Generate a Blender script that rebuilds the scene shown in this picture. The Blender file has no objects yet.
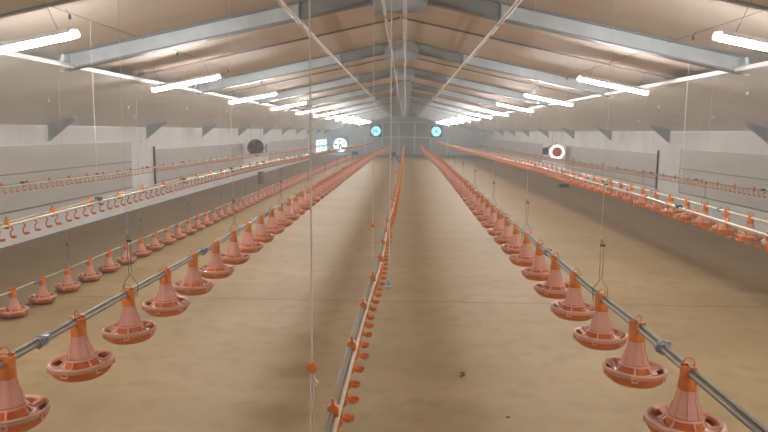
import bpy, bmesh, math, random
from mathutils import Vector, Matrix
random.seed(7)
C = bpy.context.scene.collection
SC = bpy.context.scene
PI = math.pi
H = 2.65                      # lens height above the floor

# ------------------------------------------------------------------ camera
F, VX, VY, ROLL = 650.0, 405.0, 132.0, 0.012
fwd = Vector(((VX-384)/F, (216-VY)/F, 1.0)).normalized()
up = Vector((math.sin(ROLL), math.cos(ROLL), 0.0))
up = (up - fwd*fwd.dot(up)).normalized()
rt = up.cross(fwd)
if rt.x < 0: rt = -rt
cr = Vector((rt.x, fwd.x, up.x)); cu = Vector((rt.y, fwd.y, up.y)); cf = Vector((rt.z, fwd.z, up.z))
M4 = Matrix(((cr.x, cu.x, -cf.x, 0), (cr.y, cu.y, -cf.y, 0), (cr.z, cu.z, -cf.z, H), (0, 0, 0, 1)))
cd = bpy.data.cameras.new('camera'); cam = bpy.data.objects.new('camera', cd); C.objects.link(cam)
cam.matrix_world = M4
cd.sensor_width = 36.0; cd.lens = F/768*36; cd.clip_start = 0.05; cd.clip_end = 300
SC.camera = cam

# ------------------------------------------------------------------ light / view
LAMP = 225.0                   # tube emission
w = bpy.data.worlds.new('world'); SC.world = w; w.use_nodes = True
w.node_tree.nodes['Background'].inputs[0].default_value = (0.55, 0.75, 0.95, 1)
w.node_tree.nodes['Background'].inputs[1].default_value = 1.0
HAZE = 0.006                 # dusty air
vv = w.node_tree.nodes.new('ShaderNodeVolumeScatter'); vv.inputs['Density'].default_value = HAZE
vv.inputs['Anisotropy'].default_value = .35; vv.inputs['Color'].default_value = (1, .96, .92, 1)
w.node_tree.links.new(vv.outputs[0], w.node_tree.nodes['World Output'].inputs['Volume'])
vs = SC.view_settings
vs.view_transform = 'Standard'; vs.look = 'None'; vs.gamma = 1.0; vs.exposure = 0.08
vs.use_curve_mapping = False

# ------------------------------------------------------------------ materials
def s2l(c):
    return tuple((x/12.92 if x <= .04045 else ((x+.055)/1.055)**2.4) for x in c)

def mat(name, col, rough=.5, metal=0.0, noise=0.0, scale=6.0, stretch=(1, 1, 1), bump=0.0, spec=.5, trans=0.0, sub=0.0, coords='Object'):
    m = bpy.data.materials.new(name); m.use_nodes = True
    nt = m.node_tree; b = nt.nodes['Principled BSDF']
    b.inputs['Base Color'].default_value = (*col, 1)
    b.inputs['Roughness'].default_value = rough
    b.inputs['Metallic'].default_value = metal
    b.inputs['Specular IOR Level'].default_value = spec
    if sub:
        b.inputs['Subsurface Weight'].default_value = sub
        b.inputs['Subsurface Radius'].default_value = (.02, .012, .01)
    if noise or bump:
        tc = nt.nodes.new('ShaderNodeTexCoord'); mp = nt.nodes.new('ShaderNodeMapping')
        mp.inputs['Scale'].default_value = stretch
        nz = nt.nodes.new('ShaderNodeTexNoise'); nz.inputs['Scale'].default_value = scale
        nz.inputs['Detail'].default_value = 5
        nt.links.new(tc.outputs[coords], mp.inputs[0]); nt.links.new(mp.outputs[0], nz.inputs['Vector'])
        if noise:
            rp = nt.nodes.new('ShaderNodeValToRGB')
            rp.color_ramp.elements[0].position = .3; rp.color_ramp.elements[1].position = .7
            rp.color_ramp.elements[0].color = (*[c*(1-noise) for c in col], 1)
            rp.color_ramp.elements[1].color = (*[min(1, c*(1+noise*.6)) for c in col], 1)
            nt.links.new(nz.outputs['Fac'], rp.inputs[0]); nt.links.new(rp.outputs[0], b.inputs['Base Color'])
        if bump:
            bp = nt.nodes.new('ShaderNodeBump'); bp.inputs['Strength'].default_value = bump
            bp.inputs['Distance'].default_value = .02
            nt.links.new(nz.outputs['Fac'], bp.inputs['Height']); nt.links.new(bp.outputs[0], b.inputs['Normal'])
    if trans:
        out = nt.nodes['Material Output']; tr = nt.nodes.new('ShaderNodeBsdfTranslucent'); mx = nt.nodes.new('ShaderNodeMixShader')
        tr.inputs[0].default_value = (*col, 1); mx.inputs[0].default_value = trans
        nt.links.new(b.outputs[0], mx.inputs[1]); nt.links.new(tr.outputs[0], mx.inputs[2]); nt.links.new(mx.outputs[0], out.inputs[0])
    return m

def emis(name, col, s):
    m = bpy.data.materials.new(name); m.use_nodes = True
    nt = m.node_tree; nt.nodes.remove(nt.nodes['Principled BSDF'])
    e = nt.nodes.new('ShaderNodeEmission'); e.inputs[0].default_value = (*col, 1); e.inputs[1].default_value = s
    nt.links.new(e.outputs[0], nt.nodes['Material Output'].inputs[0])
    return m

M = {}
M['tube_glow'] = emis('tube_glow', (1.0, .975, .95), LAMP)
M['day_white'] = emis('daylight_white', (.80, .93, 1.0), 5.0)
M['day_cyan'] = emis('daylight_cyan', (.30, .80, .95), 2.0)
M['day_blue'] = emis('daylight_blue', (.50, .85, 1.0), 2.6)
M['heater_glow'] = emis('heater_glow', (1.0, .88, .80), 2.5)
M['ceil'] = mat('ceiling_sheet', (.70, .61, .53), .68, noise=.10, scale=1.2, stretch=(.25, 1, 1), bump=.05, spec=.2)
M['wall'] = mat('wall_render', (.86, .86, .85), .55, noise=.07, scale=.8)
M['soffit'] = mat('soffit_sheet', (.90, .92, .95), .42, noise=.06, scale=.9)
M['panel'] = mat('vent_panel', (.58, .545, .50), .45, noise=.08, scale=1.5, stretch=(1, .3, 2))
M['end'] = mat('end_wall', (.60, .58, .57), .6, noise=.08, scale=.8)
M['beam'] = mat('galvanised_beam', (.56, .61, .63), .38, metal=.15, noise=.14, scale=3)
M['beamdark'] = mat('bracket_steel', (.42, .46, .48), .5, metal=.15, noise=.12, scale=4)
M['seam'] = mat('seam_strip', (.22, .20, .18), .5)
M['cream'] = mat('cream_conduit', (.62, .52, .42), .45, noise=.1, scale=4)
M['gable_panel'] = mat('gable_panel', (.44, .40, .37), .6, noise=.08, scale=1)
M['frame'] = mat('white_frame', (.80, .78, .75), .5)
M['orange'] = mat('orange_plastic', (.80, .235, .05), .38, noise=.12, scale=12, trans=.12)
M['orange2'] = mat('orange_pan', (.74, .20, .055), .4, noise=.18, scale=10, trans=.08)
M['pink'] = mat('milky_pink_plastic', (.86, .52, .40), .25, noise=.07, scale=9, trans=.42)
M['pinkrim'] = mat('milky_rim_plastic', (.86, .50, .36), .32, noise=.1, scale=9, trans=.22)
M['galv'] = mat('galvanised_tube', (.36, .33, .28), .42, metal=.35, noise=.15, scale=8)
M['pvc'] = mat('cream_water_pipe', (.74, .66, .54), .35, noise=.08, scale=5)
M['darkgrey'] = mat('dark_grey_steel', (.30, .31, .30), .55, noise=.1, scale=3)
M['matt'] = mat('dull_support_tube', (.31, .26, .19), .6, noise=.12, scale=8)
M['flange'] = mat('beam_flange', (.26, .27, .27), .5, metal=.2)
M['wire'] = mat('steel_wire', (.24, .20, .16), .5, metal=.3)
M['cord'] = mat('white_cord', (.70, .64, .56), .8)
M['dark'] = mat('dark_plastic', (.05, .045, .04), .5)
M['clamp'] = mat('grey_clamp', (.30, .32, .34), .45, metal=.3)
M['fanhouse'] = mat('fan_housing', (.10, .16, .19), .5)
M['ochre'] = mat('ochre_rail', (.30, .22, .11), .6)
M['rust'] = mat('brown_drum', (.20, .13, .08), .7, noise=.3, scale=5)
M['red'] = mat('red_enamel', (.60, .14, .09), .4)
M['bluegrey'] = mat('blue_grey_sheet', (.36, .42, .50), .5)

# floor: trodden sandy concrete
def floor_mat():
    m = bpy.data.materials.new('floor_concrete'); m.use_nodes = True
    nt = m.node_tree; N = nt.nodes.new; L = nt.links.new; b = nt.nodes['Principled BSDF']
    tc = N('ShaderNodeTexCoord')
    def noise(sc, st, det=6):
        mp = N('ShaderNodeMapping'); mp.inputs['Scale'].default_value = st
        n = N('ShaderNodeTexNoise'); n.inputs['Scale'].default_value = sc; n.inputs['Detail'].default_value = det
        L(tc.outputs['Object'], mp.inputs[0]); L(mp.outputs[0], n.inputs['Vector']); return n
    def mix(f, a, bb, t='MIX'):
        x = N('ShaderNodeMix'); x.data_type = 'RGBA'; x.blend_type = t
        if isinstance(f, float): x.inputs[0].default_value = f
        else: L(f, x.inputs[0])
        for i, v in ((6, a), (7, bb)):
            if isinstance(v, tuple): x.inputs[i].default_value = (*v, 1)
            else: L(v, x.inputs[i])
        return x.outputs[2]
    def ramp(src, p0, p1):
        r = N('ShaderNodeMapRange'); r.inputs[1].default_value = p0; r.inputs[2].default_value = p1
        L(src, r.inputs[0]); return r.outputs[0]
    n1 = noise(.55, (.55, 1.4, 1)); n2 = noise(3.5, (1, 1, 1)); n3 = noise(45, (1, 1, 1), 3)
    base = mix(ramp(n1.outputs[0], .35, .68), (.345, .242, .120), (.405, .288, .148))
    base = mix(ramp(n2.outputs[0], .48, .75), base, (.305, .212, .108))
    mulf = N('ShaderNodeMath'); mulf.operation = 'MULTIPLY'; mulf.inputs[1].default_value = .35
    L(ramp(n3.outputs[0], .5, .8), mulf.inputs[0]); base = mix(mulf.outputs[0], base, (.18, .125, .075))
    # darker strip with a noisy edge along both side walls
    sx = N('ShaderNodeSeparateXYZ'); L(tc.outputs['Object'], sx.inputs[0])
    ab = N('ShaderNodeMath'); ab.operation = 'ABSOLUTE'; L(sx.outputs[0], ab.inputs[0])
    nb = noise(.9, (1, .7, 1)); ad = N('ShaderNodeMath'); ad.operation = 'MULTIPLY_ADD'
    L(nb.outputs[0], ad.inputs[0]); ad.inputs[1].default_value = 1.4; L(ab.outputs[0], ad.inputs[2])
    f = N('ShaderNodeMath'); f.operation = 'MULTIPLY'; f.inputs[1].default_value = .45
    L(ramp(ad.outputs[0], 6.2, 7.2), f.inputs[0])
    base = mix(f.outputs[0], base, (.17, .13, .09))
    L(base, b.inputs['Base Color']); b.inputs['Roughness'].default_value = .6
    b.inputs['Specular IOR Level'].default_value = .3
    bp = N('ShaderNodeBump'); bp.inputs['Strength'].default_value = .15; bp.inputs['Distance'].default_value = .01
    L(n2.outputs[0], bp.inputs['Height']); L(bp.outputs[0], b.inputs['Normal'])
    return m
M['floor'] = floor_mat()
M['joint'] = mat('joint_filler', (.20, .13, .08), .9)

# ------------------------------------------------------------------ mesh helpers
class MB:
    def __init__(s): s.v = []; s.f = []; s.mi = []
    def add(s, vs, fs, m=0):
        o = len(s.v); s.v += [tuple(v) for v in vs]; s.f += [tuple(i+o for i in f) for f in fs]; s.mi += [m]*len(fs); return s
    def box(s, x0, x1, y0, y1, z0, z1, m=0):
        v = [(x, y, z) for z in (z0, z1) for y in (y0, y1) for x in (x0, x1)]
        return s.add(v, [(0, 2, 3, 1), (4, 5, 7, 6), (0, 1, 5, 4), (2, 6, 7, 3), (0, 4, 6, 2), (1, 3, 7, 5)], m)
    def prism(s, poly, axis, a, b, m=0):
        def P(p, t): return {'x': (t, p[0], p[1]), 'y': (p[0], t, p[1]), 'z': (p[0], p[1], t)}[axis]
        n = len(poly); v = [P(p, a) for p in poly]+[P(p, b) for p in poly]
        f = [tuple(range(n))[::-1], tuple(range(n, 2*n))]+[(i, (i+1) % n, n+(i+1) % n, n+i) for i in range(n)]
        return s.add(v, f, m)
    def tube(s, pts, r, seg=8, cap=True, m=0, closed=False):
        pts = [Vector(p) for p in pts]; n = len(pts); rs = r if isinstance(r, (list, tuple)) else [r]*n
        vs = []; ref = None
        for i, p in enumerate(pts):
            a = pts[i-1] if (i or closed) else p; b = pts[(i+1) % n] if (i < n-1 or closed) else p
            t = (b-a).normalized()
            if ref is None:
                ref = Vector((0, 0, 1)) if abs(t.z) < .9 else Vector((1, 0, 0))
            u = (ref - t*ref.dot(t)).normalized(); w_ = t.cross(u); ref = u
            for k in range(seg):
                an = 2*PI*k/seg; vs.append(p+(u*math.cos(an)+w_*math.sin(an))*rs[i])
        fs = []
        for i in range(n if closed else n-1):
            j = (i+1) % n
            for k in range(seg):
                l = (k+1) % seg; fs.append((i*seg+k, i*seg+l, j*seg+l, j*seg+k))
        if cap and not closed: fs += [tuple(range(seg))[::-1], tuple(range((n-1)*seg, n*seg))]
        return s.add(vs, fs, m)
    def lathe(s, prof, seg=24, m=0, c=(0, 0, 0), closed=False):
        n = len(prof); vs = []
        for r, z in prof:
            for k in range(seg):
                a = 2*PI*k/seg; vs.append((c[0]+r*math.cos(a), c[1]+r*math.sin(a), c[2]+z))
        fs = []
        for i in range(n if closed else n-1):
            j = (i+1) % n
            for k in range(seg):
                l = (k+1) % seg; fs.append((i*seg+k, i*seg+l, j*seg+l, j*seg+k))
        return s.add(vs, fs, m)
    def disc(s, r, z, seg=24, m=0):
        return s.add([(r*math.cos(2*PI*k/seg), r*math.sin(2*PI*k/seg), z) for k in range(seg)], [tuple(range(seg))], m)
    def xf(s, mt):
        s.v = [tuple(mt @ Vector(v)) for v in s.v]; return s
    def build(s, name, m, parent=None, smooth=False, loc=None):
        me = bpy.data.meshes.new(name); me.from_pydata(s.v, [], s.f)
        for q in (m if isinstance(m, (list, tuple)) else [m]): me.materials.append(q)
        for p, k in zip(me.polygons, s.mi): p.material_index = k
        bm = bmesh.new(); bm.from_mesh(me); bmesh.ops.recalc_face_normals(bm, faces=bm.faces); bm.to_mesh(me); bm.free()
        if smooth:
            for p in me.polygons: p.use_smooth = True
            try: me.set_sharp_from_angle(angle=math.radians(38))
            except Exception: pass
        o = bpy.data.objects.new(name, me); C.objects.link(o)
        if parent is not None: o.parent = parent
        if loc is not None: o.location = loc
        return o

def tag(o, label, cat, group=None, kind=None):
    if label: o['label'] = label
    if cat: o['category'] = cat
    if group: o['group'] = group
    if kind: o['kind'] = kind
    return o
def thing(name, label, cat, loc=(0, 0, 0), group=None, rot=(0, 0, 0)):
    o = bpy.data.objects.new(name, None); C.objects.link(o); o.empty_display_size = .1
    o.location = loc; o.rotation_euler = rot
    return tag(o, label, cat, group)
def struct(o): o['kind'] = 'structure'; return o
def copy_tree(o, parent=None, keep=True):
    c = o.copy(); C.objects.link(c)
    if parent is not None: c.parent = parent
    if keep:
        for ch in list(o.children): copy_tree(ch, c)
    return c
ORD = ['nearest', 'second', 'third', 'fourth', 'fifth', 'sixth', 'seventh', 'eighth', 'ninth', 'tenth', 'eleventh', 'twelfth', 'thirteenth',
       'fourteenth', 'fifteenth', 'sixteenth', 'seventeenth', 'eighteenth', 'nineteenth', 'twentieth', 'twenty-first', 'twenty-second', 'twenty-third', 'twenty-fourth']
def z_(zc): return H+zc
def lerp_path(P, y):
    if y <= P[0][0]: return P[0][1:]
    for a, b in zip(P, P[1:]):
        if y <= b[0]:
            t = (y-a[0])/(b[0]-a[0]); return tuple(a[i]+(b[i]-a[i])*t for i in range(1, len(a)))
    return P[-1][1:]

# ------------------------------------------------------------------ the building
XW, YE, YB = 9.0, 76.0, -2.5
GS = YE/72.0                   # far gable fittings
RX = -.10                      # ridge offset
SL = .215
def zc_ceil(x): return 2.17 - SL*abs(x-RX)      # ceiling sheet, camera-relative height
def zc_und(x): return 1.92 - SL*abs(x-RX)       # underside of the rafters
XK = 4.80                      # where the dropped soffit starts
BAYS = [3.6+6.1*i for i in range(12)]

struct(MB().box(-XW-.2, XW+.2, YB-.2, YE+.2, -.2, 0).build('floor', M['floor']))
for k, y in enumerate((10.0, 16.2, 22.4, 28.6, 34.8)):
    pts = []
    mb = MB(); x = -XW+.02
    prev = None
    while x < XW:
        yy = y+random.uniform(-.012, .012); wd = random.uniform(.009, .018)*(1 if k == 0 else .8)
        cur = ((x, yy-wd), (x, yy+wd))
        if prev: mb.add([(prev[0][0], prev[0][1], .002), (cur[0][0], cur[0][1], .002), (cur[1][0], cur[1][1], .002), (prev[1][0], prev[1][1], .002)], [(0, 1, 2, 3)])
        prev = cur; x += .3
    struct(mb.build('trim_%d' % (k+1), M['joint']))

for sgn, nm in ((-1, 'left'), (1, 'right')):
    X = sgn*XW
    # side wall, with an opening at the far end of the left wall
    mb = MB(); ztop = z_(.26)
    a, b = (X, X+sgn*.15)
    x0, x1 = min(a, b), max(a, b)
    if sgn < 0:
        mb.box(x0, x1, YB, 66.0, 0, ztop); mb.box(x0, x1, 66.0, 75.6, 0, z_(-2.2)); mb.box(x0, x1, 66.0, 75.6, z_(-.85), ztop); mb.box(x0, x1, 75.6, YE, 0, ztop)
    else: mb.box(x0, x1, YB, YE, 0, ztop)
    struct(mb.build('wall_'+nm, M['wall']))
    # sloping ceiling sheet
    xe = sgn*(XW+.15)
    p = [(RX, z_(zc_ceil(RX))), (xe, z_(zc_ceil(xe))), (xe, z_(zc_ceil(xe))+.06), (RX, z_(zc_ceil(RX))+.06)]
    ce = struct(MB().prism(p, 'y', YB, YE).build('ceiling_'+nm, M['ceil']))
    # thin dark sheet joints between and beside the rafters
    for y in [7.2]+[b_+3.05 for b_ in BAYS[1:-1]]:
        xk = sgn*(XK+.3)+RX
        q = [(RX+sgn*.02, z_(zc_ceil(RX+sgn*.02))-.002), (xk, z_(zc_ceil(xk))-.002), (xk, z_(zc_ceil(xk))-.03), (RX+sgn*.02, z_(zc_ceil(RX+sgn*.02))-.03)]
        s = MB().prism(q, 'y', y-.03, y+.03)
        s.build('seam_strip', M['seam'], ce)
    # dropped soffit from the knee to the wall
    xk = sgn*XK+RX; zk = .90; zb = .10
    q = [(xk, z_(zk)), (X, z_(zb)), (X, z_(zb)+.05), (xk, z_(zk)+.05)]
    so = struct(MB().prism(q, 'y', YB, YE).build('ceiling_soffit_'+nm, M['soffit']))
    MB().prism([(xk-sgn*.012, z_(zk)-.008), (xk+sgn*.02, z_(zk)-.008), (xk+sgn*.02, z_(zk)+.052), (xk-sgn*.012, z_(zk)+.052)], 'y', YB, YE).build('edge_trim', M['soffit'], so)
    MB().box(min(X, X-sgn*.03), max(X, X-sgn*.03), YB, YE, z_(zb)-.05, z_(zb)+.0).build('edge_trim', M['soffit'], so)
    # light ledge along the wall above the ventilation panels
    struct(MB().box(min(X, X-sgn*.05), max(X, X-sgn*.05), 22 if sgn < 0 else YB, 42 if sgn < 0 else 37.8, z_(-.40), z_(-.365)).build('trim_ledge_'+nm, M['wall']))

# gable walls
def gable(name, y0, y1, m, holes=False):
    xe = XW+.15
    poly = [(-xe, 0), (xe, 0), (xe, z_(zc_ceil(xe))+.06), (RX, z_(zc_ceil(RX))+.06), (-xe, z_(zc_ceil(-xe))+.06)]
    return struct(MB().prism(poly, 'y', y0, y1).build(name, m))
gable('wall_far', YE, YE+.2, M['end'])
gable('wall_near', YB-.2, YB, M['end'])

# ------------------------------------------------------------------ portal frames
def rafter(sgn, xa=.02, xb=XK+.12):
    x0, x1 = RX+sgn*xa, RX+sgn*xb
    def band(dt, db, hy, mb, m=0):
        q = [(x0, z_(zc_ceil(x0))-dt), (x1, z_(zc_ceil(x1))-dt), (x1, z_(zc_ceil(x1))-db), (x0, z_(zc_ceil(x0))-db)]
        mb.prism(q, 'y', -hy, hy, m)
    mb = MB(); band(.003, .024, .085, mb, 1); band(.024, .226, .012, mb); band(.226, .25, .085, mb, 1)
    return mb
def stiff(x, sgn, wd=.012):
    return MB().box(x-wd, x+wd, -.07, .07, z_(zc_ceil(x))-.235, z_(zc_ceil(x))-.015)
proto = thing('roof_frame', '', 'roof beam', (0, 0, 0), 'steel roof frames across the shed')
for sgn in (-1, 1):
    r = rafter(sgn, 1.46).build('rafter', [M['beam'], M['flange']], proto)
    rafter(sgn, .02, 1.46).build('ridge_section', [M['darkgrey'], M['flange']], proto)  # inner rafter length in a darker grey than the outer length
    for xx in (1.46, XK+.08): stiff(RX+sgn*xx, sgn).build('end_plate', M['beamdark'], r)
    # haunch gusset under the soffit at the wall
    X = sgn*XW
    xa, xb = sgn*8.74, sgn*8.05
    poly = [(xa, z_(.14)), (xa, z_(-.28)), (xa-sgn*.03, z_(-.28)), (xb, z_(.27))]
    g = MB().prism(poly, 'y', -.012, .012)
    q = [(xa-sgn*.0, z_(-.285)), (xb, z_(.265)), (xb, z_(.29)), (xa-sgn*.0, z_(-.26))]
    g.prism(q, 'y', -.08, .08)
    g.build('haunch', M['beamdark'], proto)
    MB().tube([(RX+sgn*(XK+.24), 0, z_(.86)), (RX+sgn*(XK+.17), 0, z_(1.10))], .05, 8).build('knee_stub', M['beam'], proto, True)
hexp = [(RX-.36, 1.72), (RX+.36, 1.72), (RX+.42, 1.92), (RX+.30, 2.09), (RX, 2.15), (RX-.30, 2.09), (RX-.42, 1.92)]
ap = MB().prism([(x, z_(z)) for x, z in hexp], 'y', -.085, -.070)
ap.prism([(x, z_(z)) for x, z in hexp], 'y', .07, .085)
for bx, bz in ((-.28, 1.80), (.28, 1.80), (-.28, 2.0), (.28, 2.0), (-.1, 1.8), (.1, 1.8)):
    ap.tube([(RX+bx, -.10, z_(bz)), (RX+bx, -.085, z_(bz))], .016, 6)
ap.build('apex_plate', M['beamdark'], proto)
for i, y in enumerate(BAYS):
    o = proto if i == 0 else copy_tree(proto)
    o.location = (0, y, 0)
    o['label'] = ['galvanised steel roof frame almost overhead, above the camera', 'grey steel roof frame nearest in view, cut by the top of the photo'][i] if i < 2 else \
        '%s grey steel roof frame seen from the camera, crossing under the ceiling' % (ORD[i-1])

# ------------------------------------------------------------------ long conduits under the roof
def long_pipe(name, x, zc, r, label, m, wob=.0, y0=YB+.1, y1=YE-.1, clip=True):
    t = thing(name, label, 'pipe', (x, y0, z_(zc)))
    pts = []; y = y0
    while y < y1:
        pts.append((random.uniform(-wob, wob), y-y0, random.uniform(-wob, wob)*.6)); y += 3.05
    pts.append((0, y1-y0, 0))
    MB().tube(pts, r, 8).build('pipe', m, t, True)
    if clip:
        for b in BAYS:
            MB().box(-.035, .035, b-.02-y0, b+.02-y0, -.035, .05).build('clip', M['beamdark'], t)
    return t
long_pipe('conduit', RX-1.44, 1.565, .030, 'cream conduit running under the left roof slope towards the far gable', M['cream'])
long_pipe('conduit', RX+1.44, 1.565, .030, 'cream conduit running under the right roof slope towards the far gable', M['cream'])
long_pipe('conduit', -.30, 1.66, .022, 'left cream conduit of the pair below the ridge', M['cream'], .012)
long_pipe('conduit', -.02, 1.66, .024, 'right cream conduit of the pair below the ridge', M['cream'], .008)

# ------------------------------------------------------------------ tube lamps
def make_lamp():
    t = thing('tube_lamp', '', 'lamp', (0, 0, 0))
    prof = [(-.75, 0, 0), (.75, 0, 0)]
    MB().tube([(-.60, 0, 0), (.60, 0, 0)], .036, 12).build('glowing_tube', M['tube_glow'], t, True)
    hs = MB().box(-.63, .63, -.055, .055, .047, .070).box(-.6, .6, -.058, -.050, .02, .06).box(-.6, .6, .050, .058, .02, .06)
    hs.build('housing', M['frame'], t)
    for s in (-1, 1):
        MB().tube([(s*.59, 0, .005), (s*.645, 0, .005)], [.045, .038], 12).build('end_cap', M['pinkrim'], t, True)
        MB().tube([(s*.45, 0, .06), (s*.45-.075, 0, .42)], .003, 5).build('suspension_wire', M['wire'], t)
    return t
lp = make_lamp(); first = True
LY = [1.6, 6.8]+[12.0+5.27*i for i in range(12)]  # first position is an unseen lamp pair added to brighten the near pans
for side, sg, xc in (('left', -1, -4.02), ('right', 1, 3.72)):
    tilt = math.atan(.2)
    for i, y in enumerate([v for v in LY if v < 67]):
        o = lp if first else copy_tree(lp); first = False
        o.location = (xc, y, z_(.85)); o.rotation_euler = (0, -tilt, 0 if sg < 0 else PI)
        o['group'] = 'fluorescent tube lamps under the %s roof slope' % side
        o['label'] = 'unseen fluorescent lamp added to the %s row, overhead beside the camera' % side if i == 0 else \
            '%s lit white fluorescent tube lamp in the row under the %s roof slope' % (ORD[i-1].capitalize(), side)

# ------------------------------------------------------------------ ventilation panels on side walls
def vent_panel(sgn, y0, y1, zt, zb, lines, label, edge=None):
    X = sgn*XW; t = thing('ventilation_panel', label, 'panel', (X, y0, z_(zb)))
    def bx(dx0, dx1, ya, yb, za, zb_, nm, m, par=t):
        a, b = -sgn*dx0, -sgn*dx1
        return MB().box(min(a, b), max(a, b), ya-y0, yb-y0, z_(za)-z_(zb), z_(zb_)-z_(zb)).build(nm, m, par)
    bx(.0, .045, y0, y1, zb, zt, 'board', M['panel'])
    for l in lines: bx(.045, .062, y0, y1, l-.012, l+.012, 'rail', M['ochre'])
    bx(.045, .06, y0, y1, zt-.03, zt, 'top_rail', M['soffit'])
    if edge == 'far': bx(.0, .07, y1-.04, y1, zb, zt, 'edge_strip', M['soffit'])
    if edge == 'near': bx(.0, .065, y0, y0+.05, zb-.04, zt+.08, 'edge_strip', M['clamp'])
vent_panel(-1, YB+.2, 21.1, -.36, -1.90, (-1.03, -1.87), 'long grey ventilation panel on the left wall, nearest the camera', 'far')
vent_panel(-1, 23.1, 36.0, -.66, -1.90, (-1.87,), 'second grey ventilation panel on left wall with a dark near edge', 'near')
vent_panel(-1, 43.0, 60.0, -.66, -1.90, (-1.87,), 'distant grey ventilation panel on left wall beyond the round fan')
vent_panel(1, YB+.2, 21.5, -.46, -1.90, (-1.10, -1.87), 'long grey ventilation panel on the right wall, nearest the camera', 'far')
vent_panel(1, 23.4, 36.6, -.66, -1.90, (-1.87,), 'second grey ventilation panel on right wall with a dark near edge', 'near')
vent_panel(1, 43.0, 66.0, -.66, -1.90, (-1.87,), 'distant grey ventilation panel on right wall beyond the glowing heater')
# small white droppers/pegs on the soffits
n = 0
for sgn, L in ((-1, ((6.6, 12.0), (6.6, 15.5), (6.2, 18.5), (7.5, 18.0), (6.0, 22), (7.3, 25), (6.2, 29))), (1, ((5.7, 11.2), (6.6, 11.6), (6.0, 15.8), (7.2, 15.6), (6.1, 19.5), (7.2, 20.5), (6.4, 25)))):
    for x, y in L:
        zz = .90-(x-XK)*(.8/4.2)
        o = MB().tube([(0, 0, 0), (0, 0, -.07)], [.012, .018], 6).build('soffit_peg', M['frame'], None, True, (sgn*x, y, z_(zz)+.006))
        tag(o, 'small white peg sticking down from the %s soffit board' % ('left' if sgn < 0 else 'right'), 'peg', 'pegs in the %s soffit' % ('left' if sgn < 0 else 'right'))

# ------------------------------------------------------------------ far gable fittings
def gable_fan(x, zc, label):
    t = thing('gable_fan', label, 'fan', (x*GS, YE-.02, z_(zc*GS)))
    t.scale = (GS, 1, GS)
    R = .52; S = .64; n = 32
    # square housing with a round opening
    vs = []; fs = []
    for k in range(n):
        a = 2*PI*k/n; c, s = math.cos(a), math.sin(a); q = S/max(abs(c), abs(s))
        vs += [(R*c, -.16, R*s), (q*c, -.16, q*s), (q*c, 0, q*s), (R*c, 0, R*s)]
    for k in range(n):
        l = (k+1) % n
        for j in range(4): fs.append((4*k+j, 4*l+j, 4*l+(j+1) % 4, 4*k+(j+1) % 4))
    MB().add(vs, fs).build('housing', M['fanhouse'], t)
    MB().add([(R*math.cos(2*PI*k/n), -.02, R*math.sin(2*PI*k/n)) for k in range(n)], [tuple(range(n))]).build('daylit_opening', M['day_cyan'], t)
    MB().tube([(0, -.12, 0), (0, -.04, 0)], .11, 16).build('hub', M['fanhouse'], t, True)
    for k in range(3):
        a = PI/2+2*PI*k/3
        MB().tube([(0, -.1, 0), (math.cos(a)*R, -.1, math.sin(a)*R)], .02, 6).build('strut', M['fanhouse'], t)
gable_fan(-3.19, .08, 'square dark fan on the far gable with bright cyan disc, left one')
gable_fan(3.42, .08, 'square dark fan on the far gable with bright cyan disc, right one')
t = thing('door_frame', 'grid of white posts and rails framing panels on the far gable wall', 'door frame', (0, YE, H*(1-GS)))
t.scale = (GS, 1, GS)
for x, za, zb in ((-4.4, -2.50, -.55), (-2.47, -2.50, 1.05), (-.68, -2.50, 1.05), (1.06, -2.50, 1.05), (2.78, -2.50, 1.05), (4.66, -2.50, -.55)):
    MB().box(x-.07, x+.07, -.12, 0, z_(za), z_(zb)).build('post', M['frame'], t)
for xa, xb, zc in ((-2.47, 2.78, 1.03), (-4.4, 4.66, -.58)):
    MB().box(xa-.06, xb+.06, -.135, -.005, z_(zc)-.06, z_(zc)+.06).build('rail', M['frame'], t)
for xa, xb, za, zb in ((-.61, .99, -.5, .96), (-2.40, -.75, -.5, .96), (1.13, 2.71, -.5, .96), (-.61, .99, -2.45, -.66), (-2.4, -.75, -2.45, -.66), (1.13, 2.71, -2.45, -.66)):
    MB().box(xa, xb, -.05, 0, z_(za), z_(zb)).build('panel', M['gable_panel'], t)
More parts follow.
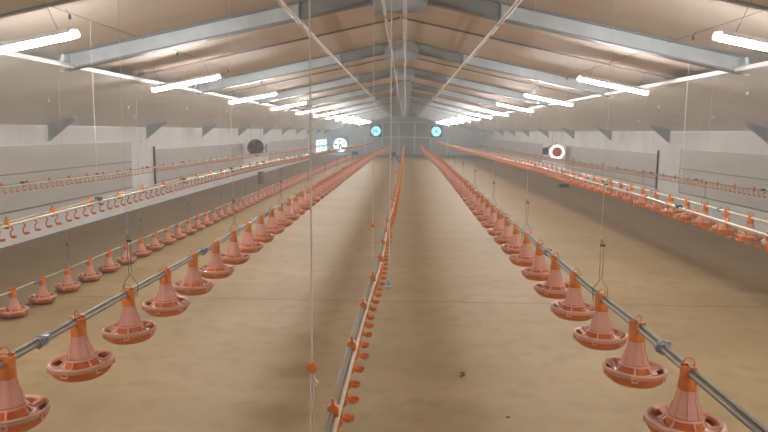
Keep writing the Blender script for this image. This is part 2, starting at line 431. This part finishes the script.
# big round extractor fan with daylight, left of the gable
t = thing('extractor_fan', 'large round extractor fan with white daylight behind its blades, far left corner', 'fan', (-7.12*GS, YE-.02, z_(-1.48*GS)))
t.scale = (GS, 1, GS)
n = 32; R = .74; S = .98; vs = []; fs = []
for k in range(n):
    a = 2*PI*k/n; c, s = math.cos(a), math.sin(a); q = S/max(abs(c), abs(s))
    vs += [(R*c, -.2, R*s), (q*c, -.2, q*s), (q*c, 0, q*s), (R*c, 0, R*s)]
for k in range(n):
    l = (k+1) % n
    for j in range(4): fs.append((4*k+j, 4*l+j, 4*l+(j+1) % 4, 4*k+(j+1) % 4))
MB().add(vs, fs).build('shroud', M['bluegrey'], t)
MB().add([(R*math.cos(2*PI*k/n), -.02, R*math.sin(2*PI*k/n)) for k in range(n)], [tuple(range(n))]).build('daylit_opening', M['day_white'], t)
for k in range(5):
    a = .5+2*PI*k/5; d = Vector((math.cos(a), 0, math.sin(a))); q = Vector((-math.sin(a), 0, math.cos(a)))
    vs = [tuple(d*.1+q*.05+Vector((0, -.1, 0))), tuple(d*.1-q*.05+Vector((0, -.1, 0))), tuple(d*.66-q*.12+Vector((0, -.14, 0))), tuple(d*.66+q*.10+Vector((0, -.07, 0)))]
    vs += [(v[0], v[1]-.012, v[2]) for v in vs]
    MB().add(vs, [(0, 1, 2, 3), (7, 6, 5, 4), (0, 4, 5, 1), (1, 5, 6, 2), (2, 6, 7, 3), (3, 7, 4, 0)]).build('blade', M['fanhouse'], t)
MB().tube([(0, -.17, 0), (0, -.06, 0)], .12, 14).build('hub', M['fanhouse'], t, True)
MB().box(-.62, .30, -.16, -.12, -.20, -.10).build('motor_bar', M['fanhouse'], t)
# side opening in the left wall, daylight behind a translucent sheet
t = struct(thing('window_1', None, None, (-XW, 66.0, z_(-2.2)))); 
MB().box(-.10, -.08, 0, 9.6, 0, 1.35).build('pane', M['day_blue'], t)
for y in (0, 3.2, 6.4, 9.55): MB().box(-.09, -.02, y, y+.05, 0, 1.35).build('mullion', M['frame'], t)
for z in (0, .64, 1.31): MB().box(-.09, -.015, 0, 9.6, z, z+.04).build('frame', M['frame'], t)
# low white board added in place of a bright reflection on the floor
tag(MB().box(-8.9, -6.3, YE-.6, YE-.2, 0, .16).build('reflection_strip', M['frame']), 'white strip standing in for the floor reflection below the bright extractor fan', 'reflection_strip')
tag(MB().box(-6.15, -5.45, YE-.6, YE-.2, 0, .34).build('crate', M['dark']), 'small dark crate standing against the far wall beside the white strip', 'crate')

# ------------------------------------------------------------------ fans, heater, drum by the side walls
def drum_fan(x, y, zc, yaw, label, name='circulation_fan', lit=False):
    t = thing(name, label, 'heater' if lit else 'fan', (x, y, z_(zc)), None, (0, 0, yaw))
    R = .42
    def ring(prof, nm, m):
        mb = MB().lathe(prof, 28, closed=True); mb.xf(Matrix.Rotation(PI/2, 4, 'X')); return mb.build(nm, m, t, True)
    # after the rotation +z points to -Y (towards the camera)
    ring([(R, -.28), (R+.025, -.28), (R+.05, .28), (R, .28), (R-.02, .25)], 'shroud', M['frame'] if lit else M['rust'])
    if lit:
        ring([(.25, .20), (R-.02, .20), (R-.02, .18), (.25, .18)], 'glowing_ring', M['heater_glow'])
        mb = MB().lathe([(0.001, .26), (.18, .25), (.27, .205), (.27, .0), (.001, .0)], 24); mb.xf(Matrix.Rotation(PI/2, 4, 'X')); mb.build('burner_cone', M['red'], t, True)
        MB().box(-.75, -.46, -.1, .2, -.16, .22).build('control_box', M['dark'], t)
        MB().tube([(-.6, 0, .2), (.0, 0, R+.06)], .025, 6).build('bracket', M['dark'], t)
    else:
        mb = MB().disc(R, -.2, 24); mb.xf(Matrix.Rotation(PI/2, 4, 'X')); mb.build('back_grille', M['dark'], t)
        for k in range(4):
            a = .4+PI/2*k; d = Vector((math.cos(a), 0, math.sin(a))); q = Vector((-math.sin(a), 0, math.cos(a)))
            vs = [d*.08+q*.04, d*.08-q*.04, d*.38-q*.1+Vector((0, .05, 0)), d*.38+q*.1]
            vs = [tuple(v) for v in vs]+[(v[0], v[1]-.012, v[2]) for v in vs]
            MB().add(vs, [(0, 1, 2, 3), (7, 6, 5, 4), (0, 4, 5, 1), (1, 5, 6, 2), (2, 6, 7, 3), (3, 7, 4, 0)]).build('blade', M['rust'], t)
        mb = MB().tube([(0, -.12, 0), (0, .15, 0)], .1, 14); mb.build('motor', M['dark'], t, True)
        MB().box(.50, .66, -.05, .15, -.28, .22).build('switch_box', M['clamp'], t)
        MB().box(.40, .52, 0, .05, -.05, .02).build('bracket', M['dark'], t)
    top = z_(.16)-z_(zc)
    for sx in (-.25, .25): MB().tube([(sx, 0, R*.85), (sx, 0, top+.12)], .008, 5).build('hanger', M['wire'], t)
drum_fan(-8.35, 36.4, -.93, .22, 'round brown circulation fan hanging beside the left wall')
drum_fan(8.35, 36.2, -1.02, -.12, 'round space heater glowing white around a red cone, by the right wall', 'space_heater', True)
t = thing('feed_drum', 'brown weathered drum standing on the floor under left drinker line', 'drum', (-7.25, 32.6, 0))
MB().lathe([(.001, 0), (.15, 0), (.155, .03), (.15, .06), (.15, .28), (.157, .30), (.15, .32), (.15, .56), (.157, .58), (.15, .60), (.001, .60)], 20).build('body', M['rust'], t, True)
MB().tube([(.08, 0, .60), (.08, 0, .625)], .03, 10).build('cap', M['dark'], t, True)
t = thing('bait_box', 'flat black bait box on the floor under the right raised feeder line', 'box', (7.9, 32.5, 0))
mb = MB(); mb.prism([(-.24, 0), (.24, 0), (.24, .10), (.16, .19), (-.16, .19), (-.24, .10)], 'y', -.2, .2); mb.build('body', M['dark'], t)
MB().box(-.2, .2, -.205, .205, .185, .20).build('lid', M['clamp'], t)
# dark motor stand in the middle of the house
t = thing('motor_stand', 'dark motor on splayed legs with a tall pole, far down the aisle', 'machine', (-.84, 53.5, 0))
t.scale = (1.2, 1.2, 1.2)
for sx in (-.28, .34):
    for sy in (-.2, .2):
        MB().tube([(sx*1.2, sy, 0), (sx*.35, sy*.5, .62)], .03, 6).build('leg', M['dark'], t)
MB().tube([(-.05, -.18, .70), (-.05, .22, .70)], .17, 14).build('motor', M['dark'], t, True)
MB().tube([(-.05, 0, .86), (.22, 0, .45)], .06, 8).build('chute', M['clamp'], t)
for sx in (-.30, 0, .36): MB().box(sx-.05, sx+.05, -.26, -.16, 0, .05).build('foot', M['frame'], t)
MB().tube([(-.26, 0, 0), (-.28, 0, 1.55)], .035, 8).build('pole', M['dark'], t)
# bits on the floor
o = MB().tube([(0, 0, .006), (.03, .015, .008), (.06, .05, .006), (.055, .09, .006), (.02, .11, .008)][::-1], .006, 6).build('bent_wire', M['dark'], None, True, (.63, 6.85, 0)); tag(o, 'small bent black wire lying on the floor right of the centre line', 'wire')
o = MB().tube([(0, 0, .006), (.03, .01, .008)], .007, 6).build('floor_crumb', M['dark'], None, True, (.98, 5.83, 0)); tag(o, 'tiny dark crumb on the floor near the bottom of the photo', 'crumb')

# ------------------------------------------------------------------ feeder pans
def make_pan():
    """origin at the centre of the feed tube; pan bottom at -.36"""
    t = thing('feeder_pan', '', 'feeder', (0, 0, 0))
    # milky cone
    prof = [(.042, -.040), (.044, -.09), (.051, -.115), (.056, -.150), (.068, -.172), (.074, -.205), (.084, -.230), (.094, -.240)]
    mb = MB().lathe(prof, 24)
    for k in range(8):    # moulded ribs on the cone
        a = 2*PI*k/8
        mb.tube([(r*math.cos(a)*1.005, r*math.sin(a)*1.005, z) for r, z in prof[1:7]], .0035, 4)
    mb.build('cone', M['pink'], t, True)
    # orange collar and lift ring round the tube
    mb = MB().lathe([(.047, -.088), (.049, -.078), (.042, -.030), (.038, -.02)], 18)
    mb.box(-.034, .034, -.034, -.026, -.06, .036); mb.box(-.034, .034, .026, .034, -.06, .036)
    mb.box(-.036, -.030, -.032, .032, -.07, .02); mb.box(.030, .036, -.032, .032, -.07, .02)
    col = mb.build('collar', M['orange'], t, True)
    pts = [(.027*math.cos(a), 0, .047+.029*math.sin(a)) for a in [2*PI*k/16 for k in range(16)]]
    MB().tube(pts, .0045, 6, closed=True).build('lift_ring', M['orange'], col, True)
    # milky grill: outer rim, spokes, square tabs
    nsp = 6; seg = 36
    prof = [(.097, -.282), (.115, -.286), (.138, -.284), (.172, -.268), (.180, -.256), (.188, -.252), (.194, -.258), (.190, -.275), (.183, -.292)]
    g = MB(); gv = []
    for r, z in prof:
        for k in range(seg):
            a = 2*PI*k/seg; gv.append((r*math.cos(a), r*math.sin(a), z))
    gf = []
    for i in range(len(prof)-1):
        for k in range(seg):
            if i == 2 and k % 6 in (1, 2, 3): continue        # feeding windows
            l = (k+1) % seg; gf.append((i*seg+k, i*seg+l, (i+1)*seg+l, (i+1)*seg+k))
    g.add(gv, gf)
    for k in range(nsp):
        a = 2*PI*(k*6+5)/seg; c, s_ = math.cos(a), math.sin(a)
        g.tube([(.084*c, .084*s_, -.236), (.104*c, .104*s_, -.264), (.125*c, .125*s_, -.280), (.178*c, .178*s_, -.258)], [.004, .0045, .005, .004], 6)
        ra, rb = .186, .197; w2 = .018/.19
        for (da, db, z0, z1) in ((-w2, -w2*.6, -.300, -.268), (w2*.6, w2, -.300, -.268), (-w2, w2, -.275, -.268), (-w2, w2, -.300, -.294)):
            v = []
            for r in (ra, rb):
                for an in (a+da, a+db):
                    for z in (z0, z1): v.append((r*math.cos(an), r*math.sin(an), z))
            g.add(v, [(0, 1, 3, 2), (4, 6, 7, 5), (0, 4, 5, 1), (2, 3, 7, 6), (0, 2, 6, 4), (1, 5, 7, 3)])
    go = g.build('grill', M['pinkrim'], t, True)
    md = go.modifiers.new('thickness', 'SOLIDIFY'); md.thickness = .0025; md.offset = 0
    # orange pan with raised centre
    MB().lathe([(.001, -.352), (.110, -.354), (.142, -.346), (.168, -.326), (.183, -.302), (.188, -.286), (.183, -.286), (.176, -.302), (.160, -.318), (.135, -.330), (.110, -.330), (.096, -.310), (.088, -.262), (.083, -.225), (.001, -.225)], 36).build('pan', M['orange2'], t, True)
    return t
def make_pan_far(src):
    # plain far copy: one mesh, same outline
    mb = MB()
    mb.lathe([(.046, -.07), (.058, -.14), (.078, -.225), (.098, -.255)], 10, 0)
    mb.lathe([(.132, -.268), (.180, -.272), (.191, -.284), (.190, -.298)], 16, 0)
    mb.lathe([(.001, -.335), (.110, -.354), (.170, -.326), (.186, -.286), (.140, -.322), (.086, -.262)], 16, 1)
    mb.lathe([(.047, -.088), (.042, -.03), (.036, .05)], 8, 1)
    return mb

FEED = {
 'right inner': dict(path=[(1.0, 1.47, -1.215), (3.3, 1.47, -1.21), (4.0, 1.47, -1.20), (4.8, 1.47, -1.215), (9.9, 1.47, -1.22), (12.6, 1.47, -1.20), (18, 1.50, -1.16), (26, 1.50, -1.12), (34, 1.55, -1.17), (46, 1.55, -1.24), (58, 1.6, -1.30), (66, 1.62, -1.30), (71.4, 1.66, -1.24)], y0=3.256, sp=.742, n=84, raised='raised'),
 'left inner': dict(path=[(1.0, -2.05, -1.17), (3.1, -2.05, -1.19), (4.8, -2.05, -1.215), (7.2, -2.05, -1.24), (12.9, -2.05, -1.22), (20, -2.05, -1.22), (27, -2.05, -1.25), (40, -2.05, -1.28), (54, -1.95, -1.36), (64, -1.7, -1.45), (71.4, -1.45, -1.50)], y0=3.17, sp=.750, n=82, raised='raised'),
 'left outer': dict(path=[(1.0, -5.52, -2.275), (12, -5.52, -2.275), (30, -5.52, -2.275), (69, -5.52, -2.275)], y0=8.05, sp=.752, n=80, raised='lowered'),
 'right outer': dict(path=[(1.0, 5.28, -1.28), (9.6, 5.28, -1.255), (14.9, 5.28, -1.215), (26, 5.28, -1.18), (37, 5.28, -1.23), (54, 5.2, -1.32), (69, 5.1, -1.36)], y0=9.24, sp=.750, n=77, raised='raised'),
}
pans = []
for key, d in FEED.items():
    for k in range(d['n']):
        y = d['y0']+d['sp']*k
        if y > 66.3: break
        x, zc = lerp_path(d['path'], y)
        pans.append((math.sqrt(x*x+y*y), key, k, x, y, zc))
pans.sort()
proto = make_pan(); used = False
farmb = make_pan_far(None)
farproto = farmb.build('feeder_pan', [M['pink'], M['orange2']], None, True); far_used = False
rest = MB()
WHERE = {'right inner': 'raised line right of centre', 'left inner': 'raised line left of centre',
         'left outer': 'lowered outer line on the left', 'right outer': 'raised outer line on the right'}
for idx, (dist, key, k, x, y, zc) in enumerate(pans):
    if idx >= 300:
        o_ = len(rest.v); rest.v += [(v[0]+x, v[1]+y, v[2]+z_(zc)) for v in farmb.v]
        rest.f += [tuple(i+o_ for i in f) for f in farmb.f]; rest.mi += farmb.mi; continue
    near = y < 21
    if near:
        o = proto if not used else copy_tree(proto); used = True
    else:
        o = farproto if not far_used else farproto.copy()
        if far_used: C.objects.link(o)
        far_used = True
        o['category'] = 'feeder'
    o.location = (x, y, z_(zc))
    sw = .03 if key != 'left outer' else .0
    tx = random.uniform(-sw, sw)
    o.rotation_euler = (tx, random.uniform(-sw, sw), random.uniform(-.5, .5) if near else 0)
    o['group'] = 'feeder pans on the %s line' % key
    if k < 16: o['label'] = '%s orange and milky pink feeder pan on the %s' % (ORD[k], WHERE[key])
    elif near: o['label'] = 'small orange feeder pan past the sixteenth on the %s' % WHERE[key]
    else: o['label'] = 'tiny distant feeder pan in the far stretch of the %s' % WHERE[key]
if rest.v:
    o = rest.build('feeder_pan', [M['pink'], M['orange2']]); tag(o, 'last far feeder pans at the ends of the feeder lines', 'feeder', 'farthest feeder pans', 'stuff')

# ------------------------------------------------------------------ feeder lines (tubes, couplers) and their hangers
def V_hanger(x, y, zc, top, label, grp, weight=None, knob=False, strands=2, thin=.0028):
    t = thing('line_hanger', label, 'hanger', (x, y, z_(zc)), grp)
    MB().tube([(0, -.045, -.03), (0, -.058, .04), (0, -.05, .07), (0, 0, .145), (0, .05, .07), (0, .058, .04), (0, .045, -.03)], .0036, 5, closed=False).xf(Matrix.Rotation(PI/2, 4, 'Z')).build('wire_hook', M['wire'], t, True)
    zt = z_(top)-z_(zc)
    if strands == 2:
        MB().tube([(-.010, 0, .145), (-.012, 0, .44)], thin, 5).tube([(.010, 0, .145), (.012, 0, .40)], thin, 5).tube([(-.012, 0, .44), (.012, 0, .40)], thin, 5).build('loop_cord', M['wire'], t)
        MB().tube([(-.012, 0, .44), (0, 0, zt)], thin*.7, 4).build('cord', M['cord'], t)
        MB().box(-.016, .020, -.004, .004, .385, .400).build('cord_grip', M['dark'], t)
    else:
        MB().tube([(0, 0, .145), (0, 0, zt)], thin*.8, 4).build('cord', M['cord'], t)
    if weight: MB().tube([(0, 0, weight), (0, 0, weight+.13)], .014, 8).build('weight', M['clamp'], t, True)
for key, d in FEED.items():
    P = d['path']; ya, yb = P[0][0], P[-1][0]
    t = thing('feed_line', {'right inner': 'grey feed tube of the raised inner line right of centre', 'left inner': 'grey feed tube of the raised inner line left of centre',
              'left outer': 'thin feed tube of the outer left line near the floor', 'right outer': 'cream feed tube of the raised outer line near the right wall'}[key], 'feed pipe', (0, 0, 0))
    pts = []; y = ya
    while y <= yb: x, zc = lerp_path(P, y); pts.append((x, y, z_(zc))); y += .75
    MB().tube(pts, .0185, 10).build('auger_tube', M['galv'] if key != 'right outer' else M['pvc'], t, True)
    if 'inner' in key: MB().tube([(p[0]+(.012 if key[0] == 'r' else -.008), p[1], p[2]+.024) for p in pts], .0095, 8).build('stiffener_tube', M['galv'], t, True)
    yc = {'right inner': 3.62, 'left inner': 3.50, 'left outer': 9.4, 'right outer': 11.0}[key]; k = 0
    while yc < 67:
        x, zc = lerp_path(P, yc)
        cp = MB().tube([(x, yc-.035, z_(zc)), (x, yc+.035, z_(zc))], .030, 12)
        cp.tube([(x, yc-.02, z_(zc)-.034), (x+.03, yc-.02, z_(zc)-.01), (x+.034, yc-.02, z_(zc)+.025), (x, yc-.02, z_(zc)+.046), (x-.03, yc-.02, z_(zc)+.02), (x-.034, yc-.02, z_(zc)-.01)], .006, 5, closed=True)
        cp.box(x+.02, x+.05, yc-.012, yc+.012, z_(zc)+.01, z_(zc)+.04)
        cp.build('coupler', M['clamp'], t, True); yc += 3.0; k += 1
    hy = d['y0']+d['sp']*(2 if 'inner' in key else 3); k = 0
    while hy < 44:
        x, zc = lerp_path(P, hy)
        V_hanger(x, hy+.05, zc, zc_ceil(x)-.02, ('%s wire hanger and cord holding the %s' % (ORD[k].capitalize(), WHERE[key])) if k < 8 else 'distant thin wire hanger of the %s' % WHERE[key],
                 'hangers of the %s line' % key, weight=(.48 if key == 'left inner' and k < 3 else None))
        hy += d['sp']*4; k += 1

# ------------------------------------------------------------------ drinker lines
def cup_mesh(fine=True):
    mb = MB(); sg = 8 if fine else 5
    # swan-neck arm below the pipe, cup reaching to the right
    mb.tube([(0, 0, -.012), (.004, 0, -.022), (.016, 0, -.034), (.012, 0, -.050), (-.004, 0, -.062), (-.006, 0, -.095), (.0, 0, -.112)], [.008, .008, .007, .007, .007, .007, .008], sg-2 if fine else 4)
    prof = [(.004, -.124), (.020, -.124), (.028, -.114), (.032, -.104), (.029, -.104), (.022, -.116), (.004, -.117)]
    mb.lathe(prof, 12 if fine else 6, c=(.026, 0, 0))
    return mb
cup = cup_mesh(True).build('drip_cup', M['orange'], None, True); cupm = cup.data
bpy.data.objects.remove(cup)
cups_far = cup_mesh(False)
sad = MB().prism([(-.022, -.03), (.022, -.03), (.022, .05), (.006, .062), (.005, .085), (-.005, .085), (-.006, .062), (-.022, .05)], 'y', -.012, .012).build('saddle', M['orange'], None); sadm = sad.data
bpy.data.objects.remove(sad)
DR = {
 'centre': dict(path=[(1.2, -.27, -1.13), (2.4, -.26, -1.13), (4.2, -.24, -1.14), (5.7, -.195, -1.14), (8.5, -.20, -1.13), (9.3, -.17, -1.13), (15.3, -.13, -1.14), (29, -.10, -1.15), (60, -.06, -1.3)], name='centre drinker line dividing the floor'),
 'left middle': dict(path=[(3, -3.7, -.93), (5.8, -3.7, -.90), (8, -3.7, -.865), (11.6, -3.7, -.84), (16.5, -3.7, -.84), (23, -3.7, -.90), (32, -3.7, -.94), (44, -3.68, -1.0), (60, -3.5, -1.1), (70, -3.25, -1.03)], name='middle drinker line of the left half'),
 'left wall': dict(path=[(6, -7.3, -1.04), (11.5, -7.3, -1.045), (16, -7.3, -1.09), (23, -7.3, -1.09), (31, -7.3, -1.15), (45, -7.3, -1.2), (62, -7.3, -1.25), (69, -7.3, -1.25)], name='drinker line nearest the left wall'),
 'right middle': dict(path=[(3, 3.5, -.985), (6.3, 3.5, -.975), (7.7, 3.5, -.955), (9.7, 3.5, -.92), (12.4, 3.5, -.915), (17, 3.5, -.88), (24, 3.5, -.94), (35, 3.5, -.98), (51, 3.5, -1.0), (70, 3.62, -1.06)], name='middle drinker line of the right half'),
 'right wall': dict(path=[(6, 7.3, -1.12), (13.2, 7.3, -1.14), (20, 7.3, -1.18), (26, 7.3, -1.22), (35, 7.3, -1.26), (50, 7.3, -1.25), (69, 7.3, -1.25)], name='drinker line nearest the right wall'),
}
START = {'centre': 2.1, 'left middle': 5.55, 'left wall': 11.2, 'right middle': 5.9, 'right wall': 12.6}
for key, d in DR.items():
    P = d['path']; ya, yb = P[0][0], P[-1][0]
    x0, z0 = lerp_path(P, ya)
    t = thing('drinker_line', 'cream water pipe with orange drip cups, %s' % d['name'], 'drinker line', (x0, ya, z_(z0)))
    T = Vector((x0, ya, z_(z0)))
    pts = []; y = ya
    while y <= yb: x, zc = lerp_path(P, y); pts.append(Vector((x, y, z_(zc)))-T); y += .8
    MB().tube(pts, .0135, 8).build('water_pipe', M['pvc'], t, True)
    off = Vector((-.024, 0, .020))
    MB().tube([p+off for p in pts], .0145, 8).build('support_tube', M['matt'] if key != 'right middle' else M['pvc'], t, True)
    k = 0; y = START[key]
    far = MB()
    while y < yb-.5:
        x, zc = lerp_path(P, y)
        if k < 100:
            o = bpy.data.objects.new('drip_cup', cupm); C.objects.link(o); o.parent = t; o.location = Vector((x, y, z_(zc)))-T
            o.rotation_euler = (0, random.uniform(-.08, .08), random.uniform(-.15, .15))
            if key == 'right middle': o.scale = (1, 1, 1.25)
        else:
            q = Vector((x, y, z_(zc)))-T; o_ = len(far.v)
            far.v += [(v[0]+q.x, v[1]+q.y, v[2]+q.z) for v in cups_far.v]; far.f += [tuple(i+o_ for i in f) for f in cups_far.f]; far.mi += cups_far.mi
        y += .2; k += 1
    if far.v:
        o = far.build('drip_cup', M['orange'], t); o['kind'] = 'stuff'
    y = START[key]+.35
    while y < yb-.5:
        x, zc = lerp_path(P, y)
        o = bpy.data.objects.new('saddle', sadm); C.objects.link(o); o.parent = t; o.location = Vector((x-.012, y, z_(zc)))-T
        y += .8
    # suspension cords
    hy = {'centre': 3.0, 'left middle': 7.75, 'left wall': 12.2, 'right middle': 8.3, 'right wall': 13.4}[key]; k = 0
    while hy < 44:
        x, zc = lerp_path(P, hy)
        if key != 'centre':
            tl = thing('drinker_hanger', ('%s dark hanger on white cord lifting the %s' % (ORD[k].capitalize(), d['name'])) if k < 8 else 'distant thin hanger cord of the %s' % d['name'], 'hanger', (x-.015, hy, z_(zc)), 'hangers of the %s drinker line' % key)
            zt = zc_ceil(x)-.02 if abs(x) < 4.7 else .9-(abs(x)-XK)*.8/4.2
            MB().tube([(0, 0, .06), (0, 0, zt-zc)], .0013, 4).build('cord', M['cord'], tl)
            cl = MB().box(-.03, .03, -.035, .035, .012, .055); cl.tube([(0, -.03, .03), (.03, -.03, -.03), (.06, 0, -.03)], .008, 5)
            cl.build('clamp', M['dark'], tl)
        hy += 3.05; k += 1

# orange knobs, cords that carry the centre line
for i, (x, y, zk, zb) in enumerate(((-.385, 2.66, -1.0, -1.55), (-.335, 6.95, -1.0, -1.36), (-.21, 9.87, -1.0, -1.25), (-.20, 15.4, -.95, -1.2))):
    t = thing('centre_line_cord', '%s white cord with an orange knob beside the centre drinker line' % ORD[i].capitalize(), 'cord', (x, y, z_(zk)), 'cords with orange knobs')
    top = zc_ceil(x)-zk-.02
    MB().tube([(0, 0, 0), (.0, 0, top)], .004, 6).build('cord', M['cord'], t)
    MB().tube([(-.006, 0, 0), (-.010, 0, zb-zk)], .0032, 5).build('cord_strand', M['cord'], t)
    MB().tube([(.008, 0, 0), (.006, 0, zb-zk)], .0032, 5).build('cord_strand', M['cord'], t)
    mb = MB().lathe([(.001, -.024), (.014, -.021), (.023, -.010), (.0255, 0), (.023, .010), (.014, .021), (.001, .024)], 14).build('knob', M['orange'], t, True)
    if i == 0: MB().tube([(.008, 0, -.045), (.022, 0, -.065), (.016, -.004, -.085)], [.004, .008, .003], 5).build('knot', M['cord'], t)
t = thing('hanging_sensor', 'small grey sensor hanging on a white cord right of the centre drinker line', 'sensor', (-.115, 5.15, z_(-1.22)))
MB().tube([(0, 0, .02), (0, 0, zc_ceil(0)+1.20)], .0048, 5).build('cord', M['cord'], t)
mb = MB().lathe([(.001, -.035), (.022, -.035), (.024, -.01), (.016, .01), (.006, .028), (.001, .03)], 12).build('body', M['clamp'], t, True)
MB().lathe([(.023, -.022), (.026, -.022), (.026, -.012), (.023, -.012)], 12, closed=True).build('band', M['frame'], t, True)

# dangling black pulleys on the ceiling joints
for sgn, xx in ((-1, -3.85), (1, 3.75)):
    nm = 'left' if sgn < 0 else 'right'
    L = (7.55, 11.1, 14.3, 17.6, 21) if sgn < 0 else (8.85, 12.3, 15.5, 18.6, 22)
    for i, y in enumerate(L):
        zt = zc_ceil(xx)
        t = thing('ceiling_pulley', '%s small dark pulley dangling from the %s roof slope' % (ORD[i].capitalize(), nm), 'pulley', (xx, y, z_(zt)), 'dangling pulleys, %s' % nm)
        MB().tube([(-.05, 0, 0), (-.03, 0, -.02), (.0, 0, -.06)] if sgn < 0 else [(.05, 0, 0), (.03, 0, -.02), (.0, 0, -.06)], .004, 5).build('hook', M['dark'], t)
        MB().lathe([(.001, -.055), (.013, -.065), (.018, -.09), (.012, -.115), (.001, -.12)], 10).build('weight', M['dark'], t, True)
    t = thing('winch_cable', 'thin dark cable stretched under the %s roof slope' % nm, 'cable', (xx, 5, z_(zc_ceil(xx)-.045)))
    MB().tube([(0, 0, 0), (.0, 45, 0)], .004, 5).build('cable', M['wire'], t)
